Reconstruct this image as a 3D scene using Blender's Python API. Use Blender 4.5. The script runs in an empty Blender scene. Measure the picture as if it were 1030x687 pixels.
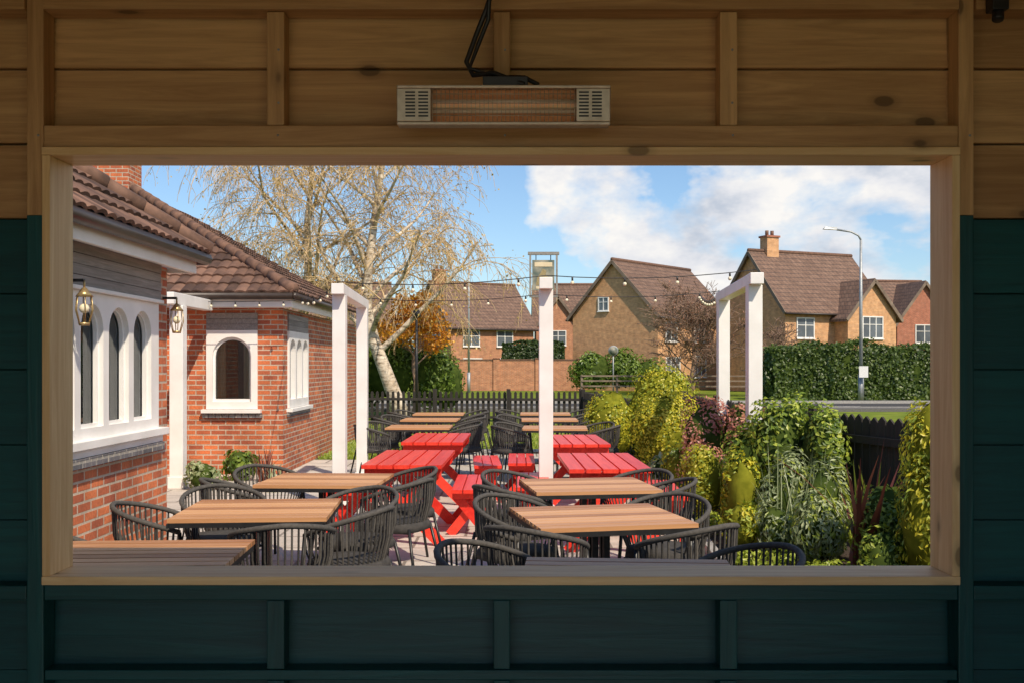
import bpy, math, random
import numpy as np
from mathutils import Vector, Matrix
random.seed(7); rng=np.random.default_rng(7)
sc=bpy.context.scene
col=sc.collection
# ---------------------------------------------------------------- materials
def newmat(name):
    m=bpy.data.materials.new(name); m.use_nodes=True
    nt=m.node_tree; b=nt.nodes['Principled BSDF']
    return m,nt,b
def ramp(nt,fac,stops):
    r=nt.nodes.new('ShaderNodeValToRGB'); el=r.color_ramp.elements
    el[0].position=stops[0][0]; el[0].color=(*stops[0][1],1)
    el[1].position=stops[-1][0]; el[1].color=(*stops[-1][1],1)
    for p,c in stops[1:-1]:
        e=el.new(p); e.color=(*c,1)
    nt.links.new(fac,r.inputs[0]); return r.outputs[0]
def coords(nt,scale=(1,1,1)):
    t=nt.nodes.new('ShaderNodeTexCoord'); m=nt.nodes.new('ShaderNodeMapping')
    m.inputs['Scale'].default_value=scale
    nt.links.new(t.outputs['Object'],m.inputs[0]); return m.outputs[0]
def noise(nt,vec,scale,detail=4,rough=.55,dist=0):
    n=nt.nodes.new('ShaderNodeTexNoise'); n.inputs['Scale'].default_value=scale
    n.inputs['Detail'].default_value=detail; n.inputs['Roughness'].default_value=rough
    n.inputs['Distortion'].default_value=dist
    nt.links.new(vec,n.inputs['Vector']); return n.outputs['Fac']
def math_(nt,op,a,b=None):
    n=nt.nodes.new('ShaderNodeMath'); n.operation=op
    for i,v in enumerate((a,b)):
        if v is None: continue
        if isinstance(v,(int,float)): n.inputs[i].default_value=v
        else: nt.links.new(v,n.inputs[i])
    return n.outputs[0]
def mix(nt,fac,a,b,mode='MIX'):
    n=nt.nodes.new('ShaderNodeMix'); n.data_type='RGBA'; n.blend_type=mode
    if isinstance(fac,(int,float)): n.inputs[0].default_value=fac
    else: nt.links.new(fac,n.inputs[0])
    for i,v in ((6,a),(7,b)):
        if isinstance(v,tuple): n.inputs[i].default_value=(*v,1)
        else: nt.links.new(v,n.inputs[i])
    return n.outputs[2]
def bump(nt,b,h,strength=.3,dist=.01):
    n=nt.nodes.new('ShaderNodeBump'); n.inputs['Strength'].default_value=strength
    n.inputs['Distance'].default_value=dist
    nt.links.new(h,n.inputs['Height']); nt.links.new(n.outputs[0],b.inputs['Normal'])
def island(nt):
    return nt.nodes.new('ShaderNodeNewGeometry').outputs['Random Per Island']
def surf(name,c1,c2,scale=8,rough=.6,bs=.2,bd=.005,metal=0,stretch=(1,1,1),isl=.0,spec=.5):
    m,nt,b=newmat(name); v=coords(nt,stretch)
    f=noise(nt,v,scale,4)
    if isl>0:
        f=math_(nt,'ADD',math_(nt,'MULTIPLY',f,1-isl),math_(nt,'MULTIPLY',island(nt),isl))
    c=ramp(nt,f,[(.3,c1),(.7,c2)])
    nt.links.new(c,b.inputs['Base Color'])
    b.inputs['Roughness'].default_value=rough; b.inputs['Metallic'].default_value=metal
    b.inputs['Specular IOR Level'].default_value=spec
    if bs>=.15: bump(nt,b,noise(nt,v,scale*4,2),bs,bd)
    return m
def wood(name,c1,c2,axis,rough=.55,knots=True,bs=.25,isl=.35):
    m,nt,b=newmat(name)
    s=[16,16,16]; s[axis]=.9
    v=coords(nt,tuple(s))
    add=nt.nodes.new('ShaderNodeVectorMath'); add.operation='ADD'
    cb=nt.nodes.new('ShaderNodeCombineXYZ'); r=island(nt)
    for i in range(3): nt.links.new(math_(nt,'MULTIPLY',r,17.0+i*9),cb.inputs[i])
    nt.links.new(v,add.inputs[0]); nt.links.new(cb.outputs[0],add.inputs[1])
    g=noise(nt,add.outputs[0],1.8,5,.68,.9)
    f=math_(nt,'ADD',math_(nt,'MULTIPLY',g,1-isl*.5),math_(nt,'MULTIPLY',r,isl*.5))
    c=ramp(nt,f,[(.32,c1),(.52,tuple((a+d)/2 for a,d in zip(c1,c2))),(.68,c2)])
    if knots:
        s2=[6,6,6]; s2[axis]=3.2
        v2=coords(nt,tuple(s2))
        vo=nt.nodes.new('ShaderNodeTexVoronoi'); vo.inputs['Scale'].default_value=1.0
        nt.links.new(v2,vo.inputs['Vector'])
        k=ramp(nt,vo.outputs['Distance'],[(.09,(1,1,1)),(.115,(.35,.35,.35)),(.2,(0,0,0))])
        c=mix(nt,math_(nt,'MULTIPLY',k,.8),c,tuple(x*.28 for x in c1))
    nt.links.new(c,b.inputs['Base Color']); b.inputs['Roughness'].default_value=rough
    bump(nt,b,g,bs,.004)
    return m
def brick(name,c1,c2,mortar,w=.225,h=.075,ms=.010,bs=.6,plane='wall',rough=.85,var=(.6,1.25)):
    m,nt,b=newmat(name)
    t=nt.nodes.new('ShaderNodeTexCoord'); s=nt.nodes.new('ShaderNodeSeparateXYZ')
    nt.links.new(t.outputs['Object'],s.inputs[0])
    cb=nt.nodes.new('ShaderNodeCombineXYZ')
    if plane=='wall':
        nt.links.new(math_(nt,'ADD',s.outputs[0],s.outputs[1]),cb.inputs[0]); nt.links.new(s.outputs[2],cb.inputs[1])
    else:
        nt.links.new(s.outputs[0],cb.inputs[0]); nt.links.new(s.outputs[1],cb.inputs[1])
    br=nt.nodes.new('ShaderNodeTexBrick'); br.inputs['Scale'].default_value=1
    br.inputs['Brick Width'].default_value=w; br.inputs['Row Height'].default_value=h
    br.inputs['Mortar Size'].default_value=ms; br.inputs['Mortar Smooth'].default_value=.2
    br.inputs['Color1'].default_value=(*c1,1); br.inputs['Color2'].default_value=(*c2,1)
    br.inputs['Mortar'].default_value=(*mortar,1)
    nt.links.new(cb.outputs[0],br.inputs['Vector'])
    n1=noise(nt,t.outputs['Object'],3.5,4); n2=noise(nt,t.outputs['Object'],40,2)
    v=ramp(nt,math_(nt,'ADD',math_(nt,'MULTIPLY',n1,.6),math_(nt,'MULTIPLY',n2,.4)),[(.3,(var[0],)*3),(.7,(var[1],)*3)])
    c=mix(nt,1.0,br.outputs['Color'],v,'MULTIPLY')
    nt.links.new(c,b.inputs['Base Color']); b.inputs['Roughness'].default_value=rough
    hgt=math_(nt,'ADD',math_(nt,'SUBTRACT',1.0,br.outputs['Fac']),math_(nt,'MULTIPLY',n2,.3))
    bump(nt,b,hgt,bs,.01)
    return m
def leafmat(name,dark,light,trans=.4):
    m,nt,b=newmat(name); nt.nodes.remove(b)
    t=nt.nodes.new('ShaderNodeTexCoord')
    f=math_(nt,'ADD',math_(nt,'MULTIPLY',island(nt),.55),math_(nt,'MULTIPLY',noise(nt,t.outputs['Object'],3.0,1),.6))
    c=ramp(nt,f,[(.25,dark),(.9,light)])
    d=nt.nodes.new('ShaderNodeBsdfDiffuse'); nt.links.new(c,d.inputs[0])
    gl=nt.nodes.new('ShaderNodeBsdfGlossy'); gl.inputs['Roughness'].default_value=.45; gl.inputs[0].default_value=(.9,.9,.9,1)
    tr=nt.nodes.new('ShaderNodeBsdfTranslucent'); nt.links.new(c,tr.inputs[0])
    mx=nt.nodes.new('ShaderNodeMixShader'); mx.inputs[0].default_value=trans
    nt.links.new(d.outputs[0],mx.inputs[1]); nt.links.new(tr.outputs[0],mx.inputs[2])
    m2=nt.nodes.new('ShaderNodeMixShader'); m2.inputs[0].default_value=.04
    nt.links.new(mx.outputs[0],m2.inputs[1]); nt.links.new(gl.outputs[0],m2.inputs[2])
    nt.links.new(m2.outputs[0],nt.nodes['Material Output'].inputs[0])
    return m
def glassmat(name):
    m,nt,b=newmat(name)
    nt.nodes.remove(b)
    g=nt.nodes.new('ShaderNodeBsdfGlossy'); g.inputs['Roughness'].default_value=.02
    g.inputs[0].default_value=(.9,.95,1,1)
    t=nt.nodes.new('ShaderNodeBsdfTransparent'); t.inputs[0].default_value=(.75,.8,.8,1)
    f=nt.nodes.new('ShaderNodeFresnel'); f.inputs[0].default_value=1.7
    mx=nt.nodes.new('ShaderNodeMixShader')
    nt.links.new(f.outputs[0],mx.inputs[0]); nt.links.new(t.outputs[0],mx.inputs[1]); nt.links.new(g.outputs[0],mx.inputs[2])
    nt.links.new(mx.outputs[0],nt.nodes['Material Output'].inputs[0])
    return m

PINE1=(.38,.20,.075); PINE2=(.70,.43,.19)
M={}
for i,a in enumerate('xyz'):
    M['pine'+a]=wood('pine_'+a,PINE1,PINE2,i,isl=.5)
    M['teal'+a]=wood('teal_paint_'+a,(.001,.042,.044),(.003,.085,.082),i,rough=.5,knots=False,bs=.5)
M['frame_x']=wood('planed_pine_x',(.70,.43,.18),(.92,.68,.36),0,bs=.1)
M['frame_z']=wood('planed_pine_z',(.70,.43,.18),(.92,.68,.36),2,bs=.1)
M['floor']=wood('floor_board',(.22,.13,.07),(.42,.28,.16),1)
M['brick']=brick('red_brick',(.60,.17,.06),(.34,.085,.042),(.48,.39,.30),var=(.55,1.35))
M['brick_slate']=brick('slate_brick',(.10,.10,.11),(.16,.15,.16),(.3,.28,.25))
M['brick_orange']=brick('orange_brick',(.56,.22,.10),(.42,.15,.07),(.42,.32,.22),bs=.3)
M['brick_buff']=brick('buff_brick',(.72,.38,.17),(.58,.28,.12),(.52,.38,.25),bs=.3)
M['brick_red']=brick('far_red_brick',(.50,.15,.08),(.38,.11,.06),(.36,.27,.2),bs=.3)
M['white']=surf('white_paint',(.72,.71,.68),(.84,.83,.81),3,.45,.1)
M['cream']=surf('cream_render',(.62,.50,.33),(.72,.60,.42),5,.8,.2)
M['greyboard']=wood('weathered_board',(.14,.13,.12),(.32,.30,.28),1,rough=.8,knots=False)
M['tile']=surf('brown_clay_tile',(.065,.035,.024),(.22,.12,.08),5,.8,.5,.01,isl=.45)
M['tile_far']=brick('far_roof_tile',(.17,.10,.07),(.22,.135,.095),(.08,.055,.048),w=.3,h=.26,ms=.02,bs=.8)
M['ridge']=surf('ridge_tile',(.10,.055,.038),(.22,.12,.08),8,.85,.3)
M['gutter']=surf('brown_gutter',(.03,.02,.016),(.05,.035,.028),8,.4,.05)
M['glass']=glassmat('window_glass')
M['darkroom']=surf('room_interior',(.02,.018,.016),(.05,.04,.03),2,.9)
M['curtain']=surf('curtain_cloth',(.50,.38,.22),(.68,.53,.33),3,.9,.2,stretch=(1,1,.2))
M['glassfar']=surf('far_window_glass',(.05,.06,.07),(.16,.19,.22),.6,.08,.0)
M['black']=surf('black_metal',(.012,.012,.013),(.022,.022,.023),20,.4,.05)
M['rope']=surf('charcoal_rope',(.030,.028,.026),(.10,.092,.082),60,.85,.1,.003,isl=.4)
M['cush']=surf('charcoal_cushion',(.035,.033,.032),(.065,.06,.056),30,.95,.3)
M['teak']=wood('teak_slat',(.36,.155,.06),(.66,.36,.17),0,rough=.45,knots=False,isl=.9)
M['red']=wood('red_paint_wood',(.62,.022,.014),(.90,.065,.035),1,rough=.34,knots=False,bs=.3,isl=.5)
M['fence']=wood('dark_stained_wood',(.012,.010,.009),(.040,.032,.027),2,rough=.8,knots=False)
M['paving']=brick('paving_slab',(.60,.55,.49),(.50,.46,.41),(.24,.21,.18),w=.9,h=.6,ms=.016,bs=.4,plane='floor',rough=.75,var=(.72,1.15))
M['asphalt']=surf('asphalt',(.055,.055,.058),(.085,.085,.088),30,1,.2,spec=.1)
M['footway']=surf('footway_asphalt',(.11,.105,.10),(.17,.165,.16),20,.95,.2,spec=.1)
M['kerb']=surf('kerb_concrete',(.28,.27,.25),(.40,.39,.36),12,.85,.2)
M['line']=surf('road_paint',(.6,.6,.58),(.8,.8,.78),30,.7,.1)
M['grass']=surf('grass_ground',(.09,.145,.014),(.22,.26,.035),1.2,.95,.6,.03,spec=.1)
M['soil']=surf('soil',(.028,.018,.012),(.085,.055,.038),14,.95,.9,.04)
M['twig']=surf('golden_twig',(.38,.25,.11),(.78,.58,.33),2,.8,.1)
M['twigbrown']=surf('brown_twig',(.15,.09,.06),(.34,.22,.15),2,.85,.1)
M['timberfence']=surf('weathered_rail',(.14,.10,.075),(.26,.20,.15),2,.85,.1)
M['silver']=surf('brushed_champagne_metal',(.50,.42,.32),(.66,.57,.45),30,.38,.05,metal=.45)
M['reflector']=surf('heater_reflector',(.88,.46,.24),(.95,.60,.34),20,.3,.05,metal=.4)
M['tube']=surf('heater_tube',(.85,.68,.50),(.92,.76,.60),20,.2,.0)
M['brass']=surf('lantern_brass',(.40,.28,.12),(.55,.40,.20),20,.35,.05,metal=.7)
M['galv']=surf('galvanised_steel',(.30,.32,.33),(.42,.44,.45),10,.5,.05,metal=.4)
M['bulb']=surf('bulb_glass',(.75,.68,.48),(.85,.78,.58),10,.15,.0)
M['sign']=surf('painted_sign',(.06,.10,.09),(.40,.36,.28),3,.5,.1)
m,nt,b=newmat('birch_bark')
v=coords(nt,(3,3,9)); n1=noise(nt,v,1.4,4,.7); n2=noise(nt,coords(nt,(1,1,1)),1.2,2)
c=ramp(nt,n1,[(.36,(.08,.06,.045)),(.46,(.48,.40,.31)),(.6,(.76,.68,.56))])
c=mix(nt,ramp(nt,n2,[(.4,(0,0,0)),(.7,(.5,.5,.5))]),c,(.42,.30,.18))
nt.links.new(c,b.inputs['Base Color']); b.inputs['Roughness'].default_value=.8; bump(nt,b,n1,.5,.02); M['bark_birch']=m
M['lf_yellow']=leafmat('leaf_birch',(.46,.30,.08),(.82,.60,.18))
M['lf_orange']=leafmat('leaf_orange',(.65,.25,.02),(.92,.50,.05))
M['lf_gold']=leafmat('leaf_gold',(.36,.36,.015),(.84,.72,.05))
M['lf_green']=leafmat('leaf_green',(.055,.12,.014),(.27,.38,.05))
M['lf_dark']=leafmat('leaf_dark',(.018,.045,.010),(.09,.14,.03))
M['lf_hedge']=leafmat('leaf_hedge',(.03,.07,.012),(.16,.23,.045))
M['lf_lime']=leafmat('leaf_lime',(.20,.29,.018),(.56,.62,.08))
M['lf_grey']=leafmat('leaf_grey',(.20,.27,.11),(.52,.58,.32))
M['lf_bronze']=leafmat('leaf_bronze',(.30,.11,.05),(.70,.34,.20))
M['lf_pink']=leafmat('leaf_pink',(.46,.15,.12),(.84,.42,.34))
M['lf_phorm']=leafmat('leaf_phormium',(.10,.025,.02),(.36,.12,.07))
M['lf_grass']=leafmat('grass_blade',(.14,.24,.015),(.40,.45,.05))
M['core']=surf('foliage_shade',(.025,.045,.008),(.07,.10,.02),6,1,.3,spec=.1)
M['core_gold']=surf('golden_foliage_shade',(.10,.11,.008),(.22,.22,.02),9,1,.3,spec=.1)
# ---------------------------------------------------------------- mesh builder
class MB:
    def __init__(s): s.v=[];s.f=[];s.m=[];s.mats=[];s.sm=[]
    def mi(s,m):
        m=M[m]
        if m not in s.mats: s.mats.append(m)
        return s.mats.index(m)
    def add(s,vs,fs,m,T=None,smooth=False):
        o=len(s.v); k=s.mi(m)
        if T is not None: vs=[tuple(T@Vector(p)) for p in vs]
        s.v.extend([tuple(p) for p in vs]); s.f.extend([tuple(i+o for i in f) for f in fs])
        s.m.extend([k]*len(fs)); s.sm.extend([smooth]*len(fs))
    def box(s,x0,x1,y0,y1,z0,z1,m,T=None):
        vs=[(x0,y0,z0),(x1,y0,z0),(x1,y1,z0),(x0,y1,z0),(x0,y0,z1),(x1,y0,z1),(x1,y1,z1),(x0,y1,z1)]
        s.add(vs,[(0,3,2,1),(4,5,6,7),(0,1,5,4),(1,2,6,5),(2,3,7,6),(3,0,4,7)],m,T)
    def beam(s,a,b,w,h,m):
        a=Vector(a);b=Vector(b);d=b-a;L=d.length
        q=d.to_track_quat('X','Z').to_matrix().to_4x4()
        s.box(0,L,-w/2,w/2,-h/2,h/2,m,Matrix.Translation(a)@q)
    def tube(s,pts,rad,m,sides=8,cap=True,smooth=True):
        pts=[Vector(p) for p in pts]; n=len(pts)
        if isinstance(rad,(int,float)): rad=[rad]*n
        vs=[];prev=None
        for i,p in enumerate(pts):
            t=(pts[min(i+1,n-1)]-pts[max(i-1,0)])
            if t.length<1e-9: t=Vector((0,0,1))
            t.normalize()
            if prev is None:
                u=t.orthogonal().normalized()
            else:
                u=prev-t*prev.dot(t)
                u=u.normalized() if u.length>1e-6 else t.orthogonal().normalized()
            prev=u; w=t.cross(u)
            for k in range(sides):
                a=2*math.pi*k/sides
                vs.append(p+(u*math.cos(a)+w*math.sin(a))*rad[i])
        fs=[]
        for i in range(n-1):
            for k in range(sides):
                k2=(k+1)%sides
                fs.append((i*sides+k,i*sides+k2,(i+1)*sides+k2,(i+1)*sides+k))
        if cap:
            fs.append(tuple(range(sides-1,-1,-1))); fs.append(tuple((n-1)*sides+k for k in range(sides)))
        s.add(vs,fs,m,None,smooth)
    def sphere(s,c,r,m,seg=10,rings=6,jit=0,sc_=(1,1,1)):
        vs=[];fs=[]
        for i in range(rings+1):
            th=math.pi*i/rings
            for k in range(seg):
                a=2*math.pi*k/seg; q=r*(1+random.uniform(-jit,jit))
                vs.append((c[0]+q*sc_[0]*math.sin(th)*math.cos(a),c[1]+q*sc_[1]*math.sin(th)*math.sin(a),c[2]+q*sc_[2]*math.cos(th)))
        for i in range(rings):
            for k in range(seg):
                k2=(k+1)%seg
                fs.append((i*seg+k,(i+1)*seg+k,(i+1)*seg+k2,i*seg+k2))
        s.add(vs,fs,m,None,True)
    def mesh(s,name):
        me=bpy.data.meshes.new(name); me.from_pydata(s.v,[],s.f)
        for m in s.mats: me.materials.append(m)
        me.polygons.foreach_set('material_index',s.m)
        me.polygons.foreach_set('use_smooth',s.sm)
        me.update(); return me
    def obj(s,name,parent=None,bevel=0,loc=(0,0,0),rz=0):
        o=bpy.data.objects.new(name,s.mesh(name)); col.objects.link(o)
        o.location=loc; o.rotation_euler=(0,0,rz)
        if parent: o.parent=parent
        if bevel:
            b=o.modifiers.new('bevel','BEVEL'); b.width=bevel; b.segments=2; b.limit_method='ANGLE'
        return o
def empty(name,loc=(0,0,0),rz=0):
    e=bpy.data.objects.new(name,None); col.objects.link(e); e.location=loc; e.rotation_euler=(0,0,rz); return e
def inst(name,me,loc,rz,parent=None):
    o=bpy.data.objects.new(name,me); col.objects.link(o); o.location=loc; o.rotation_euler=(0,0,rz)
    if parent:o.parent=parent
    return o
def shape(mb,outer,holes,depth,m,O,U,N,V=(0,0,1)):
    cu=bpy.data.curves.new('c','CURVE'); cu.dimensions='2D'; cu.fill_mode='BOTH'; cu.extrude=depth/2
    for loop in [outer]+holes:
        sp=cu.splines.new('POLY'); sp.points.add(len(loop)-1)
        for i,(a,b) in enumerate(loop): sp.points[i].co=(a,b,0,1)
        sp.use_cyclic_u=True
    ob=bpy.data.objects.new('c',cu); col.objects.link(ob)
    dg=bpy.context.evaluated_depsgraph_get(); dg.update()
    me=ob.evaluated_get(dg).to_mesh()
    O=Vector(O);U=Vector(U);N=Vector(N);V=Vector(V)
    vs=[O+U*v.co.x+V*v.co.y+N*(v.co.z+depth/2) for v in me.vertices]
    fs=[tuple(p.vertices) for p in me.polygons]
    mb.add(vs,fs,m)
    ob.evaluated_get(dg).to_mesh_clear()
    bpy.data.objects.remove(ob); bpy.data.curves.remove(cu)
def rect(a,b,c,d): return [(a,c),(b,c),(b,d),(a,d)]
def arch(cx,w,z0,z1,n=12):
    r=w/2; s=z1-r
    return [(cx-r,z0),(cx+r,z0)]+[(cx+r*math.cos(math.pi*i/n),s+r*math.sin(math.pi*i/n)) for i in range(n+1)]
# ---------------------------------------------------------------- ground
def sheet(name,poly,z,m):
    b=MB(); b.add([(x,y,z) for x,y in poly],[tuple(range(len(poly)))],m); return b.obj(name)
sheet('ground',[(-400,-60),(400,-60),(400,500),(-400,500)],-.012,'grass')
sheet('patio_paving',[(-9,-8),(1.55,-8),(1.55,5),(1.75,9),(2.0,14),(1.5,17),(1.6,19.6),(-2.15,19.6),(-2.15,17.4),(-9,17.4)],0,'paving')
sheet('soil_bed',[(1.55,3.3),(6,3.3),(3.75,7.5),(3.05,10),(2.75,13.5),(2.4,20.5),(1.6,20.5),(1.5,17),(2.0,14),(1.75,9),(1.55,5)],.004,'soil')
sheet('road',[(-120,37),(160,37),(160,43),(-120,43)],-.004,'asphalt')
sheet('pavement',[(-120,35.6),(160,35.6),(160,36.87),(-120,36.87)],.09,'footway')
k=MB(); k.box(-120,160,36.87,37,-.05,.11,'kerb'); k.box(-120,160,35.5,35.6,-.05,.10,'footway'); k.box(-120,160,43,43.13,-.05,.11,'kerb'); k.obj('kerb')
k=MB()
for i in range(-30,40): k.box(i*4,i*4+2,39.95,40.05,-.001,.0005,'line')
k.obj('road_marking')
sheet('pavement',[(-120,43.13),(160,43.13),(160,44.2),(-120,44.2)],.09,'footway')
k=MB()
pp=[(1.55,5),(1.75,9),(2.0,14),(1.5,17),(1.6,19.6)]
for a,b in zip(pp[:-1],pp[1:]): k.beam((a[0],a[1],.03),(b[0],b[1],.03),.08,.10,'kerb')
k.obj('bed_edging')
# ---------------------------------------------------------------- shelter
sh=empty('timber_shelter')
XL,XR,ZB,ZT=-1.386,1.320,1.017,2.278
b=MB()
def clad(b,x0,x1,z0,z1,y=3.075):
    z=2.10-.232*12
    while z<z1:
        a=max(z,z0); c=min(z+.232,z1)
        if c-a>.01:
            m='pinex' if a>=2.09 else 'tealx'
            yy=y
            vs=[(x0,yy+.012,c-.003),(x1,yy+.012,c-.003),(x1,yy,a+.003),(x0,yy,a+.003),
                (x0,yy+.03,c-.003),(x1,yy+.03,c-.003),(x1,yy+.03,a+.003),(x0,yy+.03,a+.003)]
            b.add(vs,[(0,1,2,3),(7,6,5,4),(0,4,5,1),(3,2,6,7),(0,3,7,4),(1,5,6,2)],m)
        z+=.232
clad(b,-2.5,XL-.024,0,2.86); clad(b,XR+.024,2.5,0,2.86)
clad(b,XL-.024,XR+.024,ZT+.024,2.86); clad(b,XL-.024,XR+.024,0,ZB-.024)
b.obj('cladding',sh)
b=MB()
b.box(-2.55,XL-.024,3.107,3.125,0,2.86,'tealx'); b.box(XR+.024,2.55,3.107,3.125,0,2.86,'tealx')  # backing sheet added behind the cladding to block light through board gaps
b.box(XL-.024,XR+.024,3.107,3.125,ZT+.024,2.86,'tealx'); b.box(XL-.024,XR+.024,3.107,3.125,0,ZB-.024,'tealx')
b.box(-2.58,-2.5,-1.0,3.106,0,2.86,'tealy'); b.box(2.5,2.58,-1.0,3.106,0,2.86,'tealy')
b.obj('backing_and_side_walls',sh)
b=MB()
b.box(-2.7,2.7,-1.05,3.15,2.865,2.92,'piney')
b.obj('roof',sh)
b=MB()
for x in (-2.5,2.38): b.box(x,x+.12,-1.03,-.91,0,2.79,'tealz')
b.box(-2.5,2.5,-1.03,-.93,2.795,2.863,'pinex')
b.obj('rear_posts',sh)
b=MB()
for i in range(36):
    x=-2.5+i*.139; b.box(x,x+.134,-1.05,3.07,.005,.03,'floor')
b.obj('floor',sh)
b=MB()
for x0,x1 in ((-1.463,-1.412),(1.346,1.392)):
    b.box(x0,x1,3.0,3.074,2.10,2.86,'pinez'); b.box(x0,x1,3.0,3.074,.03,2.10,'tealz')
for x0,x1 in ((-.741,-.688),(-.056,-.006),(.628,.681)):
    b.box(x0,x1,3.006,3.074,2.372,2.715,'pinez'); b.box(x0,x1,3.006,3.074,.03,.698,'tealz'); b.box(x0,x1,3.006,3.074,.732,.940,'tealz')
b.box(-1.410,1.344,2.998,3.074,2.304,2.370,'pinex')
b.box(-1.410,1.344,3.0,3.074,.942,.990,'tealx')
b.box(-1.410,1.344,3.003,3.074,.70,.73,'tealx')
b.box(-2.5,-1.465,3.003,3.074,.942,.985,'tealx'); b.box(1.394,2.5,3.003,3.074,.942,.985,'tealx')
b.box(-1.410,1.344,2.99,3.074,2.717,2.80,'pinex')
b.box(-2.5,-1.465,2.99,3.074,2.717,2.80,'pinex');b.box(1.394,2.5,2.99,3.074,2.717,2.80,'pinex')
for x in (-2.1,2.05): b.box(x,x+.05,3.0,3.074,.03,.940,'tealz'); b.box(x,x+.05,3.0,3.074,.987,2.1,'tealz');b.box(x,x+.05,3.0,3.074,2.1,2.715,'pinez')
b.obj('studs_and_rails',sh,bevel=.003)
b=MB()
for x in (-1.437,-.715,-.031,.655,1.369):
    for z in (2.44,2.60,2.34): b.tube([(x+.01,2.9965 if z<2.36 else 3.0045,z),(x+.01,3.01,z)],.0035,'galv',8)
b.obj('nail_heads',sh)
b=MB()
b.box(XL-.024,XL,2.985,3.145,ZB,ZT,'frame_z'); b.box(XR,XR+.024,2.985,3.145,ZB,ZT,'frame_z')
b.box(XL-.024,XR+.024,2.982,3.15,ZB-.026,ZB,'frame_x'); b.box(XL-.024,XR+.024,2.982,3.148,ZT,ZT+.024,'frame_x')
b.obj('opening_lining',sh,bevel=.0025)
b=MB()
for x in (-1.44,-.05,1.36): b.box(x-.022,x+.022,-.92,2.985,2.80,2.863,'piney')
b.obj('rafters',sh)
ht=empty('patio_heater',(-.024,2.86,2.392)); ht.rotation_euler=(math.radians(4),0,0)
b=MB()
W=.305
b.box(-W,W,.045,.05,-.055,.055,'silver')
b.box(-W,W,-.02,.045,.047,.056,'silver'); b.box(-W,W,-.02,.045,-.056,-.047,'silver')
for s in (-1,1):
    x0,x1=sorted((s*W,s*(W-.098)))
    b.box(x0,x1,-.022,.044,-.0465,.0465,'silver')
b.obj('housing',ht,bevel=.003)
b=MB()
for s in (-1,1):
    for r in range(8):
        z=-.034+r*.0095
        for c in range(2):
            xx=s*(W-.076+c*.037)
            b.box(xx-.014,xx+.014,-.0235,-.0215,z,z+.0045,'black')
b.obj('vent_slots',ht)
b=MB()
n=10;vs=[];fs=[]
for i in range(n+1):
    a=-1+2*i/n; y=.03*(1-a*a)+.006
    for x in (-.206,.206): vs.append((x,y,a*.046))
for i in range(n): fs.append((2*i,2*i+1,2*i+3,2*i+2))
b.add(vs,fs,'reflector',None,True); b.obj('reflector',ht)
b=MB()
for z in (-.014,.014): b.tube([(-.205,.005,z),(.205,.005,z)],.006,'tube')
for i in range(34):
    x=-.203+i*.0123; b.tube([(x,-.018,-.047),(x,-.021,0),(x,-.018,.047)],.0011,'silver',5)
for z in (-.03,-.01,.01,.03): b.tube([(-.206,-.0215,z),(.206,-.0215,z)],.0013,'silver',5)
b.obj('grille_and_elements',ht)
b=MB()
b.box(-.06,.07,.0,.04,.058,.085,'black'); b.box(-.04,.05,.03,.10,.07,.085,'black')
b.tube([(.06,.0,.06),(-.03,.03,.10),(-.09,.06,.10),(-.11,.07,.14),(-.08,.07,.22),(-.05,.06,.29),(-.03,.02,.34),(-.03,.0,.46)],.008,'black')
b.tube([(.10,.0,.06),(.06,.02,.085),(-.02,.05,.092),(-.10,.06,.12),(-.075,.07,.19),(-.045,.06,.26),(-.04,.03,.35),(-.035,.0,.46)],.007,'black')
b.box(-.065,-.01,-.01,.05,.32,.40,'black')
b.obj('bracket_and_cable',ht,bevel=.002)
b=MB(); b.box(1.42,1.47,2.94,2.988,2.70,2.78,'black'); b.tube([(1.445,2.96,2.70),(1.44,2.95,2.67)],.018,'black')
b.obj('spotlight',bevel=.004)
# ---------------------------------------------------------------- pub building
pub=empty('brick_pub_building')
def tiled(mb,A,B,C,D,m='tile',course=.28,wave=.16,amp=.022):
    A,B,C,D=map(Vector,(A,B,C,D)); U=(B-A).normalized(); d=D-A; S=(d-U*d.dot(U)); Ls=S.length; S.normalize()
    N=U.cross(S); 
    if N.z<0:N=-N
    uB=(B-A).length; uD=(D-A).dot(U); uC=(C-A).dot(U)
    k=int(Ls/course); course=Ls/k
    for i in range(k):
        v0=i*course-.02; v1=(i+1)*course
        us=np.arange(-.0,uB,wave)
        for u in us:
            cols=[u+wave*j/4 for j in range(5)]
            vs=[]
            lift=random.uniform(-.003,.006)
            for c in cols:
                h=amp*abs(math.sin(math.pi*(c/wave)))**.8
                for v,l in ((v0,.035+lift),(v1,.005)):
                    t=max(v,0)/Ls; lo=uD*t; hi=uB+(uC-uB)*t
                    cc=min(max(c,lo),hi)
                    vs.append(A+U*cc+S*v+N*(h+l))
            if (vs[-2]-vs[0]).length<.004 and (vs[-1]-vs[1]).length<.004: continue
            o=len(vs)
            lip=[vs[2*j]-N*.03 for j in range(5)]
            vs+=lip
            fs=[(2*j,2*j+2,2*j+3,2*j+1) for j in range(4)]+[(o+j,o+j+1,2*j+2,2*j) for j in range(4)]
            mb.add(vs,fs,m,None,False)
    mb.add([A,B,C,D],[(0,1,2,3)],'gutter')
def hip(mb,a,b,r=.09):
    a=Vector(a);b=Vector(b);n=int((b-a).length/.33)
    for i in range(n):
        p=a.lerp(b,i/n); q=a.lerp(b,(i+1.08)/n); mb.tube([p,q],[r,r*.85],'ridge',8)
b=MB()
shape(b,rect(4.0,8.8,0,2.5),[rect(6.0,8.54,1.06,2.5-.0025)],.22,'brick',(-3.05,0,0),(0,1,0),(-1,0,0))
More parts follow.
